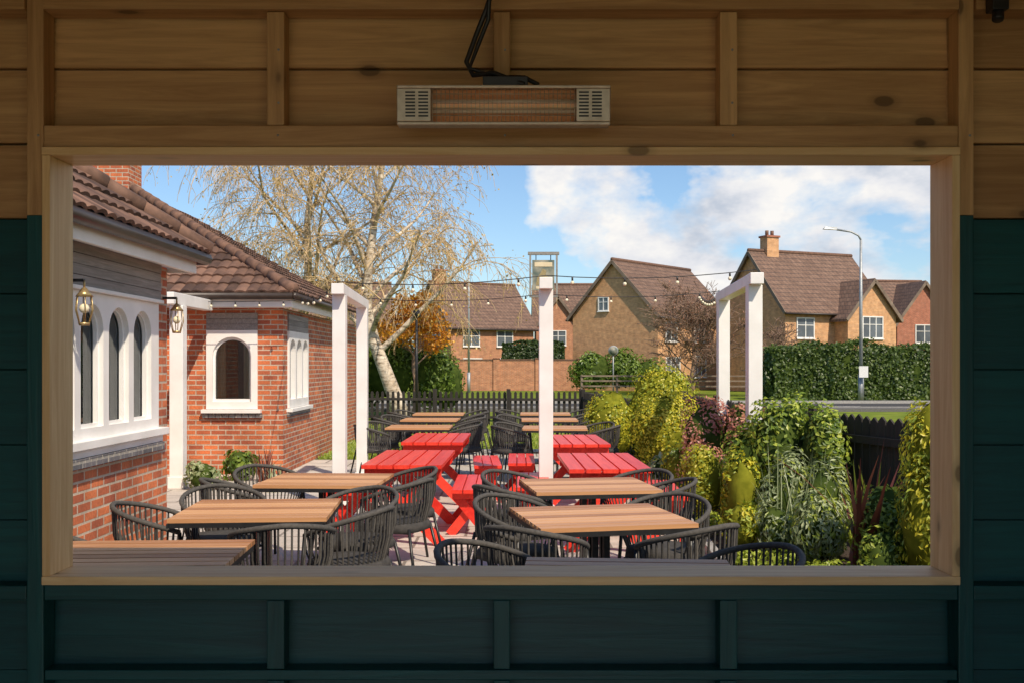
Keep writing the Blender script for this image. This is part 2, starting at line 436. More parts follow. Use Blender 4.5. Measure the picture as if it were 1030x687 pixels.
b.box(-7,-3.275,8.58,8.795,0,2.5,'brick'); b.box(-7,-3.275,4.0,4.2,0,2.5,'brick')
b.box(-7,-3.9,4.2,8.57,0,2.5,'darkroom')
b.obj('bay_walls',pub)
b=MB()
ctr=[8.17-.49*i for i in range(4)]
shape(b,rect(6.0,8.54,1.10,2.17),[arch(c,.39,1.20,2.09) for c in ctr],.08,'white',(-3.03,0,0),(0,1,0),(-1,0,0))
shape(b,rect(6.04,8.50,1.15,2.13),[arch(c,.345,1.225,2.065) for c in ctr],.03,'white',(-3.07,0,0),(0,1,0),(-1,0,0))
b.box(-3.12,-2.96,5.95,8.60,1.06,1.12,'white')
b.box(-3.05,-3.0,5.98,8.56,1.0,1.058,'white')
for i in range(26): b.box(-3.03,-2.985,5.97+i*.1,5.97+i*.1+.09,.93,.998,'brick_slate')
b.box(-3.06,-2.99,5.98,8.56,2.172,2.20,'white')
b.obj('bay_window_frame',pub,bevel=.004)
b=MB()
for i in range(4): b.box(-3.05,-3.01+.004*(i%2),6.0,8.54,2.203+i*.075,2.203+i*.075+.071,'greyboard')
b.obj('weatherboard',pub)
b=MB()
b.box(-3.112,-3.107,6.0,8.54,1.1,2.17,'glass'); b.obj('bay_window_glass',pub)
b=MB()
def curtain(b,fn,u0,u1,z0,z1,amp=.025):
    n=int((u1-u0)/.015); vs=[];fs=[]
    for i in range(n+1):
        u=u0+(u1-u0)*i/n; d=amp*math.sin(u*70)
        vs+= [fn(u,d,z0),fn(u,d,z1)]
    for i in range(n): fs.append((2*i,2*i+2,2*i+3,2*i+1))
    b.add(vs,fs,'curtain',None,True)
for c in (8.42,7.92,7.40,6.9,6.4): curtain(b,lambda u,d,z:(-3.35+d,u,z),c-.11,c+.09,1.05,2.2)
b.obj('curtains',pub)
b=MB()
b.box(-3.05,-2.86,4.0,8.86,2.505,2.56,'white'); b.box(-2.86,-2.82,3.9,8.9,2.46,2.60,'white'); b.box(-7,-2.86,8.82,8.86,2.46,2.60,'white')
b.obj('fascia',pub,bevel=.004)
b=MB()
b.tube([(-2.76,3.85,2.60),(-2.76,9.0,2.60)],.055,'gutter'); b.tube([(-2.76,9.0,2.60),(-7,9.0,2.60)],.055,'gutter')
b.tube([(-3.22,14.6,2.66),(-9,14.6,2.66)],.055,'gutter'); b.tube([(-3.2,14.6,2.66),(-3.2,19,2.66)],.055,'gutter')
b.obj('gutters',pub)
b=MB()
tiled(b,(-2.75,3.8,2.64),(-2.75,9.0,2.64),(-4.75,7.0,4.04),(-4.75,3.8,4.04))
tiled(b,(-2.75,9.0,2.64),(-6.75,9.0,2.64),(-4.75,7.0,4.04),(-4.75,7.0,4.04))
hip(b,(-2.75,9.0,2.68),(-4.75,7.0,4.10)); hip(b,(-4.75,7,4.1),(-4.75,3.8,4.1))
tiled(b,(-9.5,14.6,2.7),(-3.2,14.6,2.7),(-7.2,18.6,4.95),(-9.5,18.6,4.95))
tiled(b,(-3.2,14.6,2.7),(-3.2,22,2.7),(-7.2,22,4.95),(-7.2,18.6,4.95))
hip(b,(-3.2,14.6,2.75),(-7.2,18.6,5.02))
b.obj('tiled_roofs',pub)
b=MB()
shape(b,rect(-9,-3.45,0,2.5),[rect(-4.6,-3.83,.97,2.43)],.22,'brick',(0,15,0),(1,0,0),(0,1,0))
shape(b,rect(15.222,22,0,2.5),[rect(15.3,16.75,.97,2.43)],.22,'brick',(-3.452,0,0),(0,1,0),(-1,0,0))
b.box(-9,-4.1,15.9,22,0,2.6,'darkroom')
b.box(-9,-5.2,8.82,14.99,0,2.6,'brick')
b.box(-9.5,-7.05,18.3,18.95,0,7.6,'brick')
b.obj('wing_walls',pub)
b=MB()
shape(b,rect(-4.6,-3.83,.99,2.17),[arch(-4.215,.58,1.10,2.07)],.08,'white',(0,14.97,0),(1,0,0),(0,1,0))
shape(b,rect(-4.57,-3.86,1.05,2.13),[arch(-4.215,.52,1.14,2.03)],.03,'white',(0,15.02,0),(1,0,0),(0,1,0))
b.box(-4.66,-3.77,14.90,15.05,.93,.985,'white')
c2=[15.55,16.02,16.49]
shape(b,rect(15.3,16.75,.99,2.17),[arch(c,.38,1.12,2.05) for c in c2],.08,'white',(-3.42,0,0),(0,1,0),(-1,0,0))
b.box(-3.5,-3.36,15.24,16.82,.93,.985,'white')
b.box(-9,-3.25,14.7,14.74,2.50,2.66,'white'); b.box(-3.31,-3.27,14.76,19,2.50,2.66,'white'); b.box(-9,-3.32,14.742,15.0,2.5,2.55,'white')
b.obj('wing_window_frames',pub,bevel=.004)
b=MB()
for i in range(9): b.box(-4.65+i*.1,-4.56+i*.1,14.94,14.99,.86,.928,'brick_slate')
for i in range(16): b.box(-3.45,-3.41,15.25+i*.1,15.34+i*.1,.86,.928,'brick_slate')
b.obj('sill_course',pub)
b=MB()
for i in range(3): b.box(-4.6,-3.83,14.975+.004*(i%2),15.03,2.175+i*.085,2.256+i*.085,'greyboard')
for i in range(3): b.box(-3.48,-3.425,15.3,16.75,2.175+i*.085,2.256+i*.085,'greyboard')
b.obj('lintel_boards',pub)
b=MB(); b.box(-4.6,-3.83,15.06,15.065,1,2.17,'glass'); b.box(-3.515,-3.51,15.3,16.75,1,2.17,'glass'); b.obj('wing_window_glass',pub)
b=MB()
for c in (-4.48,-3.93): curtain(b,lambda u,d,z:(u,15.12+d*.8,z),c-.14,c+.14,1,2.2)
for c in (15.4,15.8,16.2,16.65): curtain(b,lambda u,d,z:(-3.6+d,u,z),c-.09,c+.09,1,2.2)
b.obj('wing_curtains',pub)
b=MB(); b.box(-4.58,-4.40,13.3,13.48,0,2.44,'white'); b.box(-4.60,-4.38,13.28,13.50,.0,.16,'white'); b.box(-4.56,-4.42,13.0,14.7,2.442,2.60,'white'); b.box(-5.2,-4.57,13.32,13.46,2.442,2.60,'white')
b.obj('porch_post',pub,bevel=.008)
def lantern(x,y,z):
    b=MB()
    b.box(x-.16,x,y-.015,y+.015,z+.16,z+.18,'black'); b.tube([(x,y,z+.17),(x,y,z+.12)],.008,'brass')
    b.tube([(x,y,z+.12),(x,y,z+.09),(x,y,z+.06)],[.015,.035,.06],'brass',10)
    b.sphere((x,y,z-.02),.034,'bulb')
    for k_ in range(6):
        a=k_*math.pi/3; b.tube([(x+.05*math.cos(a),y+.05*math.sin(a),z+.06),(x+.06*math.cos(a),y+.06*math.sin(a),z-.03),(x+.035*math.cos(a),y+.035*math.sin(a),z-.12)],.004,'brass',5)
    b.tube([(x,y,z-.115),(x,y,z-.135)],[.04,.035],'brass',10)
    b.obj('wall_lantern')
lantern(-2.9,6.75,2.05); lantern(-2.93,8.70,2.06)
# ---------------------------------------------------------------- chair / table meshes
def chair_mesh():
    b=MB(); n=34
    def top(t):
        a=t*math.radians(128); return Vector((.275*math.sin(a)*(1+.04*abs(t)),-.27*math.cos(a)+.02,.79-.15*abs(t)**1.6))
    def bot(t):
        a=t*math.radians(128); return Vector((.235*math.sin(a),-.215*math.cos(a)+.02,.44))
    b.tube([top(-1+2*i/24) for i in range(25)],.016,'rope',8)
    b.tube([bot(-1+2*i/24) for i in range(25)],.013,'black',6)
    for i in range(n+1):
        t=-1+2*i/n; p=top(t);q=bot(t); mid=(p+q)/2+Vector((math.sin(t*2.2)*.018,-math.cos(t*2.2)*.018,0))
        b.tube([p,mid,q],.0062,'rope',5,cap=False)
    vs=[];fs=[];k=28
    for z,s in ((.405,.9),(.415,1),(.455,1),(.475,.93),(.478,.5)):
        for i in range(k):
            a=2*math.pi*i/k; c=math.cos(a);d=math.sin(a); e=.75
            vs.append((.238*s*math.copysign(abs(c)**e,c),.235*s*math.copysign(abs(d)**e,d)+.01,z))
    for r in range(4):
        for i in range(k): fs.append((r*k+i,r*k+(i+1)%k,(r+1)*k+(i+1)%k,(r+1)*k+i))
    fs.append(tuple(range(4*k,5*k))); fs.append(tuple(range(k-1,-1,-1)))
    b.add(vs,fs,'cush',None,True)
    for sx in (-1,1):
        b.tube([top(sx*1.0),(sx*.235,.20,.44),(sx*.26,.26,0)],.012,'black',8)
        b.tube([(sx*.17,-.18,.44),(sx*.23,-.27,0)],.012,'black',8)
        b.tube([(sx*.2,.2,.41),(sx*.17,-.18,.41)],.01,'black',6)
    b.tube([(-.2,.2,.41),(.2,.2,.41)],.01,'black',6)
    return b.mesh('rope_chair')
CH=chair_mesh()
def table_mesh(w=.92,d=.86):
    b=MB(); n=9; s=d/n
    for i in range(n): b.box(-w/2,w/2,-d/2+i*s+.007,-d/2+(i+1)*s-.007,.728,.752,'teak')
    for sx in (-1,1): b.box(sx*w/2-.012*(sx>0)-.0,sx*w/2+.012*(sx<0)+.0,-d/2-.012,d/2+.012,.70,.727,'black')
    b.box(-w/2+.013,w/2-.013,-d/2+.031,d/2-.031,.712,.7265,'black')
    b.box(-w/2,w/2,-d/2,-d/2+.03,.70,.727,'black'); b.box(-w/2,w/2,d/2-.03,d/2,.70,.727,'black')
    b.box(-.3,.3,-.02,.02,.69,.711,'black')
    for x in (-.035,.035): 
        for y in (-.035,.035): b.box(x-.018,x+.018,y-.018,y+.018,.036,.70,'black')
    b.box(-.28,.28,-.03,.03,.005,.035,'black'); b.box(-.03,.03,-.28,-.031,.005,.035,'black'); b.box(-.03,.03,.031,.28,.005,.035,'black')
    return b.mesh('garden_table')
TB=table_mesh()
def table(x,y,rz=0): inst('garden_table',TB,(x,y,0.002),math.radians(rz))
def chair(x,y,tx,ty,j=0):
    a=math.atan2(y-ty,x-tx); inst('rope_chair',CH,(x,y,.002),a+math.pi/2+math.radians(j))
sets=[((-1.76,4.68),3,[(-2.4,4.3),(-2.35,5.0)]),
 ((.50,4.2),-4,[(-.10,4.70),(1.08,4.62),(-.15,4.0),(1.15,4.0)]),
 ((.52,5.96),12,[(.12,5.45),(.98,5.50),(.02,6.42),(1.0,6.45)]),
 ((-1.58,6.25),4,[(-2.22,6.2),(-1.28,5.55),(-.98,6.05),(-2.0,6.9),(-1.05,6.8)]),
 ((-1.46,7.85),-3,[(-2.05,8.35),(-2.1,7.55),(-.86,7.55),(-.88,8.25)]),
 ((.57,7.5),8,[(.02,7.95),(-.02,7.2),(1.13,7.5),(1.02,8.0)])]
for (tx,ty),rz,chs in sets:
    table(tx,ty,rz)
    for c in chs: chair(c[0],c[1],tx,ty,random.uniform(-14,14))
for tx,ys in ((-1.35,(14.6,16.6,18.5)),(.62,(14.4,16.6,18.6))):
    for ty in ys:
        table(tx,ty,random.uniform(-5,5))
        for dx,dy in ((-.66,-.3),(.66,-.25),(-.62,.4),(.64,.42)): chair(tx+dx,ty+dy,tx,ty,random.uniform(-12,12))
def picnic_mesh():
    b=MB(); L=1.6; w=.74; n=5; s=w/n
    for i in range(n): b.box(-w/2+i*s+.009,-w/2+(i+1)*s-.009,-L/2,L/2,.715,.75,'red')
    for y in (-L/2+.16,L/2-.16):
        b.box(-w/2+.02,w/2-.02,y-.075,y-.03,.64,.713,'red')
        b.beam((-.30,y,.66),(.36,y,.0),.045,.10,'red'); b.beam((.30,y+.047,.66),(-.36,y+.047,.0),.045,.10,'red')
    b.beam((0,-L/2+.24,.33),(0,L/2-.2,.33),.07,.05,'red')
    return b.mesh('picnic_table')
def bench_mesh():
    b=MB(); L=1.35; w=.34
    for i in range(3): b.box(-w/2+i*w/3+.006,-w/2+(i+1)*w/3-.006,-L/2,L/2,.42,.455,'red')
    for y in (-L/2+.14,L/2-.14):
        b.box(-w/2+.01,w/2-.01,y-.07,y-.03,.36,.418,'red')
        b.beam((-.13,y,.39),(.19,y,0),.04,.09,'red'); b.beam((.13,y+.042,.39),(-.19,y+.042,0),.04,.09,'red')
    b.beam((0,-L/2+.2,.2),(0,L/2-.18,.2),.05,.045,'red')
    return b.mesh('picnic_bench')
PT=picnic_mesh(); PB=bench_mesh()
for x,y,bs_ in ((-.98,9.75,((.56,.45),(-.62,.3))),(-.92,12.4,((.60,.1),(-.6,.1))),(.84,9.4,((-.62,1.0),(.62,.3))),(.74,12.1,((-.62,.7),(.6,.1)))):
    inst('picnic_table',PT,(x,y,.002),math.radians(random.uniform(-2,2)))
    for s,q in bs_: inst('picnic_bench',PB,(x+s,y+q,.002),math.radians(random.uniform(-3,3)))
# ---------------------------------------------------------------- pergola posts
def pergola(p,q,h=2.45):
    e=empty('white_pergola_frame'); b=MB(); c=.075
    for x,y in (p,q):
        b.box(x-c,x+c,y-c,y+c,0,h,'white'); b.box(x-c-.02,x+c+.02,y-c-.02,y+c+.02,0,.14,'white')
    a=Vector((*p,h+.06)); d=Vector((*q,h+.06)); u=(d-a).normalized()
    b.beam(a-u*.22,d+u*.22,.14,.12,'white')
    b.obj('posts_and_beam',e,bevel=.006)
pergola((-1.99,11.5),(-2.12,14.1)); pergola((.364,10.7),(.44,13.3)); pergola((2.60,10.7),(2.82,13.3),2.50)
def lights(pts,name='string_lights',sag=.12,step=.5):
    b=MB()
    for a,c in zip(pts[:-1],pts[1:]):
        a=Vector(a);c=Vector(c);L=(c-a).length;n=max(6,int(L/.3)); P=[]
        for i in range(n+1):
            t=i/n; p=a.lerp(c,t); p.z-=4*sag*t*(1-t)*L/4; P.append(p)
        b.tube(P,.005,'black',5)
        k_=int(L/step)
        for i in range(k_):
            t=(i+.5)/k_; p=a.lerp(c,t); p.z-=4*sag*t*(1-t)*L/4
            b.tube([p,p-Vector((0,0,.04))],.010,'black',6); b.sphere(p-Vector((0,0,.062)),.021,'bulb',8,6)
    b.obj(name)
lights([(-3.1,14.55,2.62),(-1.99,11.42,2.60),(.364,10.62,2.60),(2.60,10.6,2.66)],sag=.10)
lights([(-2.12,14.2,2.60),(.44,13.4,2.60),(2.82,13.4,2.64),(3.4,18,2.9)],sag=.10)
lights([(-3.15,14.48,2.58),(-5.6,14.48,2.58)],sag=.03,step=.32)
# ---------------------------------------------------------------- fences
def fence(name,pts,h,bw,gap,rails=True,wob=0):
    b=MB()
    for a,c in zip(pts[:-1],pts[1:]):
        a=Vector((*a,0));c=Vector((*c,0)); d=(c-a);L=d.length;u=d.normalized(); rz=math.atan2(u.y,u.x)
        n=int(L/(bw+gap))
        for i in range(n):
            p=a+u*(i+.5)*(L/n); hh=h+random.uniform(-wob,wob)
            T=Matrix.Translation(p)@Matrix.Rotation(rz,4,'Z')
            w=bw/2
            b.add([(-w,-.01,.04),(w,-.01,.04),(w,-.01,hh-.04),(0,-.01,hh),(-w,-.01,hh-.04),(-w,.01,.04),(w,.01,.04),(w,.01,hh-.04),(0,.01,hh),(-w,.01,hh-.04)],
              [(0,1,2,3,4),(9,8,7,6,5),(0,5,6,1),(1,6,7,2),(2,7,8,3),(3,8,9,4),(4,9,5,0)],'fence',T)
        for z in (.25,h-.22):
            o=Vector((-u.y,u.x,0))*.035
            b.beam(a+o+Vector((0,0,z)),c+o+Vector((0,0,z)),.045,.07,'fence')
        m=max(1,round(L/1.9))
        for i in range(m+1):
            p=a+u*(L*i/m)+Vector((-u.y,u.x,0))*.06
            T=Matrix.Translation(p)@Matrix.Rotation(rz,4,'Z')
            b.box(-.05,.05,-.05,.05,0,h+.06,'fence',T)
    b.obj(name)
fence('boarded_fence',[(6.0,3.2),(3.78,7.5),(3.1,10.0),(2.85,13.5),(2.6,20)],1.18,.10,.014,wob=.012)
fence('picket_fence',[(2.6,20.2),(1.9,26.5),(-14,28.2)],.95,.075,.07)
def railfence(name,pts,h=1.1):
    b=MB()
    for a,c in zip(pts[:-1],pts[1:]):
        a=Vector((*a,0));c=Vector((*c,0));L=(c-a).length;n=int(L/2)
        for z in (.45,.75,1.03): b.beam(a+Vector((0,0,z)),c+Vector((0,0,z)),.05,.09,'timberfence')
        for i in range(n+1):
            p=a.lerp(c,i/n); b.box(p.x-.06,p.x+.06,p.y+.03,p.y+.13,0,h,'timberfence')
    b.obj(name)
railfence('post_and_rail_fence',[(4,57),(26,55)])
# ---------------------------------------------------------------- foliage
def leaves(b,P,Nn,size,m,asp=.5,up=0.0,spread=.9):
    n=len(P)
    Nn=Nn+rng.normal(0,spread*.6,(n,3)); Nn/=np.linalg.norm(Nn,axis=1)[:,None]+1e-9
    t=rng.normal(0,1,(n,3)); t[:,2]+=up; t-=Nn*np.sum(t*Nn,axis=1)[:,None]; t/=np.linalg.norm(t,axis=1)[:,None]+1e-9
    s=np.cross(Nn,t); L=(size*rng.uniform(.6,1.3,n))[:,None]; W=L*asp/2
    v=np.stack([P-t*L*.5,P+s*W-t*L*.05,P+t*L*.5+Nn*L*-.12,P-s*W-t*L*.05],1).reshape(-1,3)
    o=len(b.v); k=b.mi(m)
    b.v.extend(map(tuple,v.tolist())); b.f.extend([(o+4*i,o+4*i+1,o+4*i+2,o+4*i+3) for i in range(n)])
    b.m.extend([k]*n); b.sm.extend([False]*n)
def shrub(name,lumps,n,size,m,core=.72,asp=.5,up=0,m2=None,frac2=0,sub=9,rnd=(.42,.62),spread=.8,cm='core'):
    b=MB(); allP=[];allN=[]
    tot=sum(l[3]*l[5]+l[4]*l[5] for l in lumps)
    for (x,y,z,rx,ry,rz) in lumps:
        cnt=int(n*(rx*rz+ry*rz)/tot)
        d=rng.normal(0,1,(sub,3)); d/=np.linalg.norm(d,axis=1)[:,None]
        cen=d*np.array([rx,ry,rz])*.55; rad=rng.uniform(rnd[0],rnd[1],sub)
        idx=rng.integers(0,sub,cnt); q=rng.normal(0,1,(cnt,3)); q/=np.linalg.norm(q,axis=1)[:,None]
        r=rad[idx]*rng.uniform(.7,1.12,cnt)**.6
        P=cen[idx]+q*r[:,None]*np.array([rx,ry,rz])
        P+=np.array([x,y,z]); keep=P[:,2]>.02
        allP.append(P[keep]); allN.append((q+d[idx]*.5)[keep])
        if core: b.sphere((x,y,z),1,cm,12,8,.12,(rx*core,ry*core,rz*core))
    P=np.concatenate(allP);N_=np.concatenate(allN)
    if m2:
        k_=rng.random(len(P))<frac2
        leaves(b,P[~k_],N_[~k_],size,m,asp,up,spread); leaves(b,P[k_],N_[k_],size,m2,asp,up,spread)
    else: leaves(b,P,N_,size,m,asp,up,spread)
    return b.obj(name)
def hedge(name,x0,x1,y0,y1,h,n,size,m,wob=.12,rz=0,z0=0):
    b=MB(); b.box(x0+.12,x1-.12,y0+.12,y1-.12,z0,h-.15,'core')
    A=np.array([(x1-x0)*h,(x1-x0)*h*.3,(y1-y0)*h,(y1-y0)*h,(x1-x0)*(y1-y0)*1.0]); A=A/A.sum()
    f=rng.choice(5,n,p=A); u=rng.random(n); v=rng.random(n)
    X=np.where(f==2,x0,np.where(f==3,x1,x0+u*(x1-x0))); Y=np.where(f==0,y0,np.where(f==1,y1,np.where(f==4,y0+v*(y1-y0),y0+u*(y1-y0))))
    Z=np.where(f==4,h+.10*np.sin(X*.9)+.06*np.sin(X*2.7),z0+v*(h-z0))
    w=wob*(np.sin(X*2.1+Z*1.7)+np.sin(X*5.3-Z*3.1+Y))*.5+rng.normal(0,wob*.4,n)
    Nn=np.zeros((n,3)); Nn[f==0,1]=-1;Nn[f==1,1]=1;Nn[f==2,0]=-1;Nn[f==3,0]=1;Nn[f==4,2]=1
    P=np.stack([X,Y,Z],1)+Nn*w[:,None]
    leaves(b,P,Nn,size,m,.7); return b.obj(name)
def blades(name,x,y,n,h,m,w=.04,spread=.35,lean=.5,z=0.0):
    b=MB()
    for i in range(n):
        a=random.uniform(0,2*math.pi); ln=random.uniform(.05,lean); hh=h*random.uniform(.55,1.05)
        x0=x+random.uniform(-1,1)*spread*.3; y0=y+random.uniform(-1,1)*spread*.3
        px,py=-math.sin(a)*w/2,math.cos(a)*w/2; vs=[];fs=[]
        for k_ in range(5):
            t=k_/4; r=ln*h*t**1.6; zz=z+hh*(t-.25*ln*t*t); s=(1-t**2.2)*.95+.05
            vs+=[(x0+math.cos(a)*r-px*s,y0+math.sin(a)*r-py*s,zz),(x0+math.cos(a)*r+px*s,y0+math.sin(a)*r+py*s,zz)]
        for k_ in range(4): fs.append((2*k_,2*k_+1,2*k_+3,2*k_+2))
        b.add(vs,fs,m)
    return b.obj(name)
RN=(.52,.60)
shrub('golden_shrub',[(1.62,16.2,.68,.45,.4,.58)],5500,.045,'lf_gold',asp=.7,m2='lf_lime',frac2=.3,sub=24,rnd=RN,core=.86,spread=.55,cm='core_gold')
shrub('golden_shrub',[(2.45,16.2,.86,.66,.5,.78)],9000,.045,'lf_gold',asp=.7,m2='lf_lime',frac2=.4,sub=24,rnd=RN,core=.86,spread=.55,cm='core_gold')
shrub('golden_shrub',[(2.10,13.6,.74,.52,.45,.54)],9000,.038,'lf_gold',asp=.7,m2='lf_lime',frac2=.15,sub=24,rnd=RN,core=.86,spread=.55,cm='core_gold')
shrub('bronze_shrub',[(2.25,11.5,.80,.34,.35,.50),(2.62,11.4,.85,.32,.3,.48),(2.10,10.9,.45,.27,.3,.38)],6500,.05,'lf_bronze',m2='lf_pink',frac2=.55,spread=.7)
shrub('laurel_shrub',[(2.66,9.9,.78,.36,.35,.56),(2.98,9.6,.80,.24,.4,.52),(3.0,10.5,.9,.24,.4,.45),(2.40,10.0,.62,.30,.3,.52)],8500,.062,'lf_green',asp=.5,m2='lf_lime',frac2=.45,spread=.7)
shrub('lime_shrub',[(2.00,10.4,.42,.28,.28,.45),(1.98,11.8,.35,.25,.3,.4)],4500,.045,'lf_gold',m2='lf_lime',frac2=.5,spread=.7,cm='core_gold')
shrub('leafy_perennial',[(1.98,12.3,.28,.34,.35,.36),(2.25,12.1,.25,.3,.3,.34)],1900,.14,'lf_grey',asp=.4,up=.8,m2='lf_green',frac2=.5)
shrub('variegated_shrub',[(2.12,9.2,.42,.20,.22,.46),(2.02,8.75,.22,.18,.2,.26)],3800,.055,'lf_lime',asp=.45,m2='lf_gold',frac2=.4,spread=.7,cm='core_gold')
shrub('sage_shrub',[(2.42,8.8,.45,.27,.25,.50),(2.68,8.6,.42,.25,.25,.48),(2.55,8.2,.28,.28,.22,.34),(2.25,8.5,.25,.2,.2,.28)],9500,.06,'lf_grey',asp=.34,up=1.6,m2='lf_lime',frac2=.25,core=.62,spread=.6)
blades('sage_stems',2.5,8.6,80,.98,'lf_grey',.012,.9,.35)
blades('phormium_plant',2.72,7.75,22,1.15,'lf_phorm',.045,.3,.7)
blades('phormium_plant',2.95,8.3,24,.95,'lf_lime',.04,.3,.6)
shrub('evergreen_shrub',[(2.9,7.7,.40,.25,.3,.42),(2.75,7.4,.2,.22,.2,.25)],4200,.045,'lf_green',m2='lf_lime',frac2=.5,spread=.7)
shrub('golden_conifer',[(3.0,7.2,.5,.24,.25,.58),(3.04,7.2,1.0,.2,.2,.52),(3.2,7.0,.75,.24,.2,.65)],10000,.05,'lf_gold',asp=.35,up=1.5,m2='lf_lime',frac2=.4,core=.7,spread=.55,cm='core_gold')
shrub('ground_cover',[(2.2,8.1,.06,.25,.2,.10),(1.95,9.8,.08,.15,.3,.14),(2.4,7.5,.07,.3,.2,.12),(2.0,7.0,.05,.2,.2,.1),(1.9,8.2,.05,.15,.2,.1)],2600,.045,'lf_lime',core=0)
shrub('bed_shrub',[(2.3,17.8,.5,.4,.7,.5)],2200,.07,'lf_green')
shrub('potted_fern',[(-3.9,14.3,.22,.28,.25,.25)],900,.09,'lf_green',up=1)
blades('spiky_plant',-3.5,14.1,30,.55,'lf_phorm',.03,.3,.7); blades('spiky_plant',-3.1,13.0,26,.4,'lf_grey',.03,.3,.7)
shrub('grey_shrub',[(-4.1,13.2,.18,.25,.25,.22)],900,.07,'lf_grey')
b=MB(); n=22000
X=rng.uniform(-7,2.2,n); Y=rng.uniform(17.5,28,n); kp=(Y>19.7)|(X<-2.2); X=X[kp];Y=Y[kp];n=len(X)
P=np.stack([X,Y,rng.uniform(.0,.05,n)],1)
leaves(b,P,np.tile([0,-1.,.6],(n,1)),.09,'lf_grass',.25,2.5); b.obj('lawn_grass')
hedge('garden_hedge',12.2,30,46.5,48.5,2.5,26000,.16,'lf_hedge',.18)
shrub('ivy_hedge',[(-5.0,33.2,1.4,.9,.8,1.3),(-4.0,33,1.5,1.1,.8,1.25),(-2.7,33.2,1.3,.9,.8,1.3),(-2.2,33.4,1.0,.7,.7,1.1),(-5.9,33,1.5,1,.8,1.3)],12000,.14,'lf_green')
hedge('clipped_hedge',-.6,3.4,65.5,67,3.1,5000,.2,'lf_dark',.08,z0=1.5)
shrub('ivy_hedge',[(5.0,61,1.3,1.5,.8,1.4),(7.0,61,1.3,1.4,.8,1.35),(8.4,61,1.1,1.2,.8,1.1)],9000,.2,'lf_green')
shrub('verge_shrub',[(17+i*2.6,52,.9,1.6,1,1.1) for i in range(3)],3000,.2,'lf_dark')
b=MB(); n=30000
X=rng.uniform(-160,200,n); H=3.2+2.0*np.sin(X*.11)+1.3*np.sin(X*.43+1); Z=rng.random(n)*H
P=np.stack([X,130+rng.uniform(-3,3,n),Z],1); leaves(b,P,np.tile([0,-1.,.3],(n,1)),.9,'lf_dark',.8); b.obj('distant_trees')
# ---------------------------------------------------------------- trees
def tree(name,base,h,r0,lean,barkm,twigm,nl,spread,droop,leafm=None,nleaf=0,seed=1,lsize=.05,start=.22,mult=(7,6,4),trunkpts=None,rmin=.004,limb=.45):
    R=random.Random(seed); b=MB(); tips=[]
    base=Vector(base)
    def branch(p,d,L,r,lv):
        n=5 if lv<3 else 4; pts=[p.copy()];rad=[r]; q=p.copy(); dd=d.copy()
        for i in range(n):
            dd=dd+Vector((R.gauss(0,.13),R.gauss(0,.13),R.gauss(0,.09)))
            if lv>=2: dd.z-=droop*(.3 if lv==2 else .6)
            else: dd.z+=.04
            dd.normalize(); q=q+dd*(L/n); pts.append(q.copy()); rad.append(max(r*(1-(i+1)/n*.75),rmin))
        b.tube(pts,rad,barkm if r>.04 else twigm,7 if lv<2 else (4 if lv==2 else 3),cap=False)
        if lv>=3: tips.extend(pts[1:])
        if lv<4:
            m_=mult[lv-1]
            for j in range(m_):
                t=R.uniform(.2,1.0); k_=min(int(t*n),n-1); pp=pts[k_].lerp(pts[k_+1],t*n-k_)
                a=R.uniform(0,2*math.pi); side=Vector((math.cos(a),math.sin(a),R.uniform(-.1,.6)))
                nd=(pts[k_+1]-pts[k_]).normalized()*.7+side*.75; nd.normalize()
                branch(pp,nd,L*R.uniform(.42,.66),max(r*(1-t*.6)*.42,rmin*1.3),lv+1)
    pts=[base+Vector(p) for p in trunkpts] if trunkpts else [base+Vector(lean)*((i/8)**1.3)+Vector((R.gauss(0,.06),R.gauss(0,.06),h*.9*i/8)) for i in range(9)]
    n=len(pts)-1; rad=[r0*(1-.86*(i/n)) for i in range(n+1)]; rad[0]*=1.25
    b.tube(pts,rad,barkm,10)
    for j in range(nl):
        t=start+(1-start)*((j+R.random()*.8)/nl); k_=min(int(t*n),n-1); pp=pts[k_].lerp(pts[k_+1],t*n-k_)
        a=j*2.4+R.uniform(-.4,.4); up=R.uniform(.35,.9)+t*.3
        d=Vector((math.cos(a),math.sin(a)*.85,up)).normalized()
        branch(pp,d,spread*(1.1-t*.45)*R.uniform(.8,1.15),r0*(1-.8*t)*limb,1)
    if leafm and nleaf:
        T=np.array([tuple(t) for t in tips]); id_=rng.integers(0,len(T),nleaf)
        P=T[id_]+rng.normal(0,.08,(nleaf,3)); leaves(b,P,rng.normal(0,1,(nleaf,3)),lsize,leafm,.8)
    return b.obj(name)
tree('birch_tree',(-3.25,29.4,0),10,.25,(0,0,0),'bark_birch','twig',21,4.5,.62,'lf_yellow',5500,3,.07,.28,(7,6,4),
     [(0,0,0),(-.2,0,.7),(-.5,0,1.5),(-.85,.05,2.4),(-1.05,.1,3.3),(-1.0,.1,4.6),(-.8,0,6),(-.6,.1,7.5),(-.5,0,9),(-.4,0,10.5)],rmin=.006,limb=.5)
tree('birch_tree',(-6.7,31,0),11,.22,(0,0,0),'bark_birch','twig',21,5.0,.62,'lf_yellow',5500,11,.07,.25,(7,6,4),
     [(0,0,0),(.1,0,1.0),(.25,0,2),(.2,0,3.2),(.35,0,4.5),(.3,.1,6),(.45,.1,7.5),(.4,0,9),(.3,0,11)],rmin=.006,limb=.52)
tree('bare_tree',(9.7,54,0),4.4,.16,(.2,0,0),'twigbrown','twigbrown',18,2.8,.05,'lf_bronze',1500,5,.08,.12,(7,6,4),rmin=.012)
tree('bare_tree',(13.4,52,0),3.0,.12,(.2,0,0),'twigbrown','twigbrown',12,1.9,.05,None,0,6,.08,.1,(6,5,3),rmin=.012)
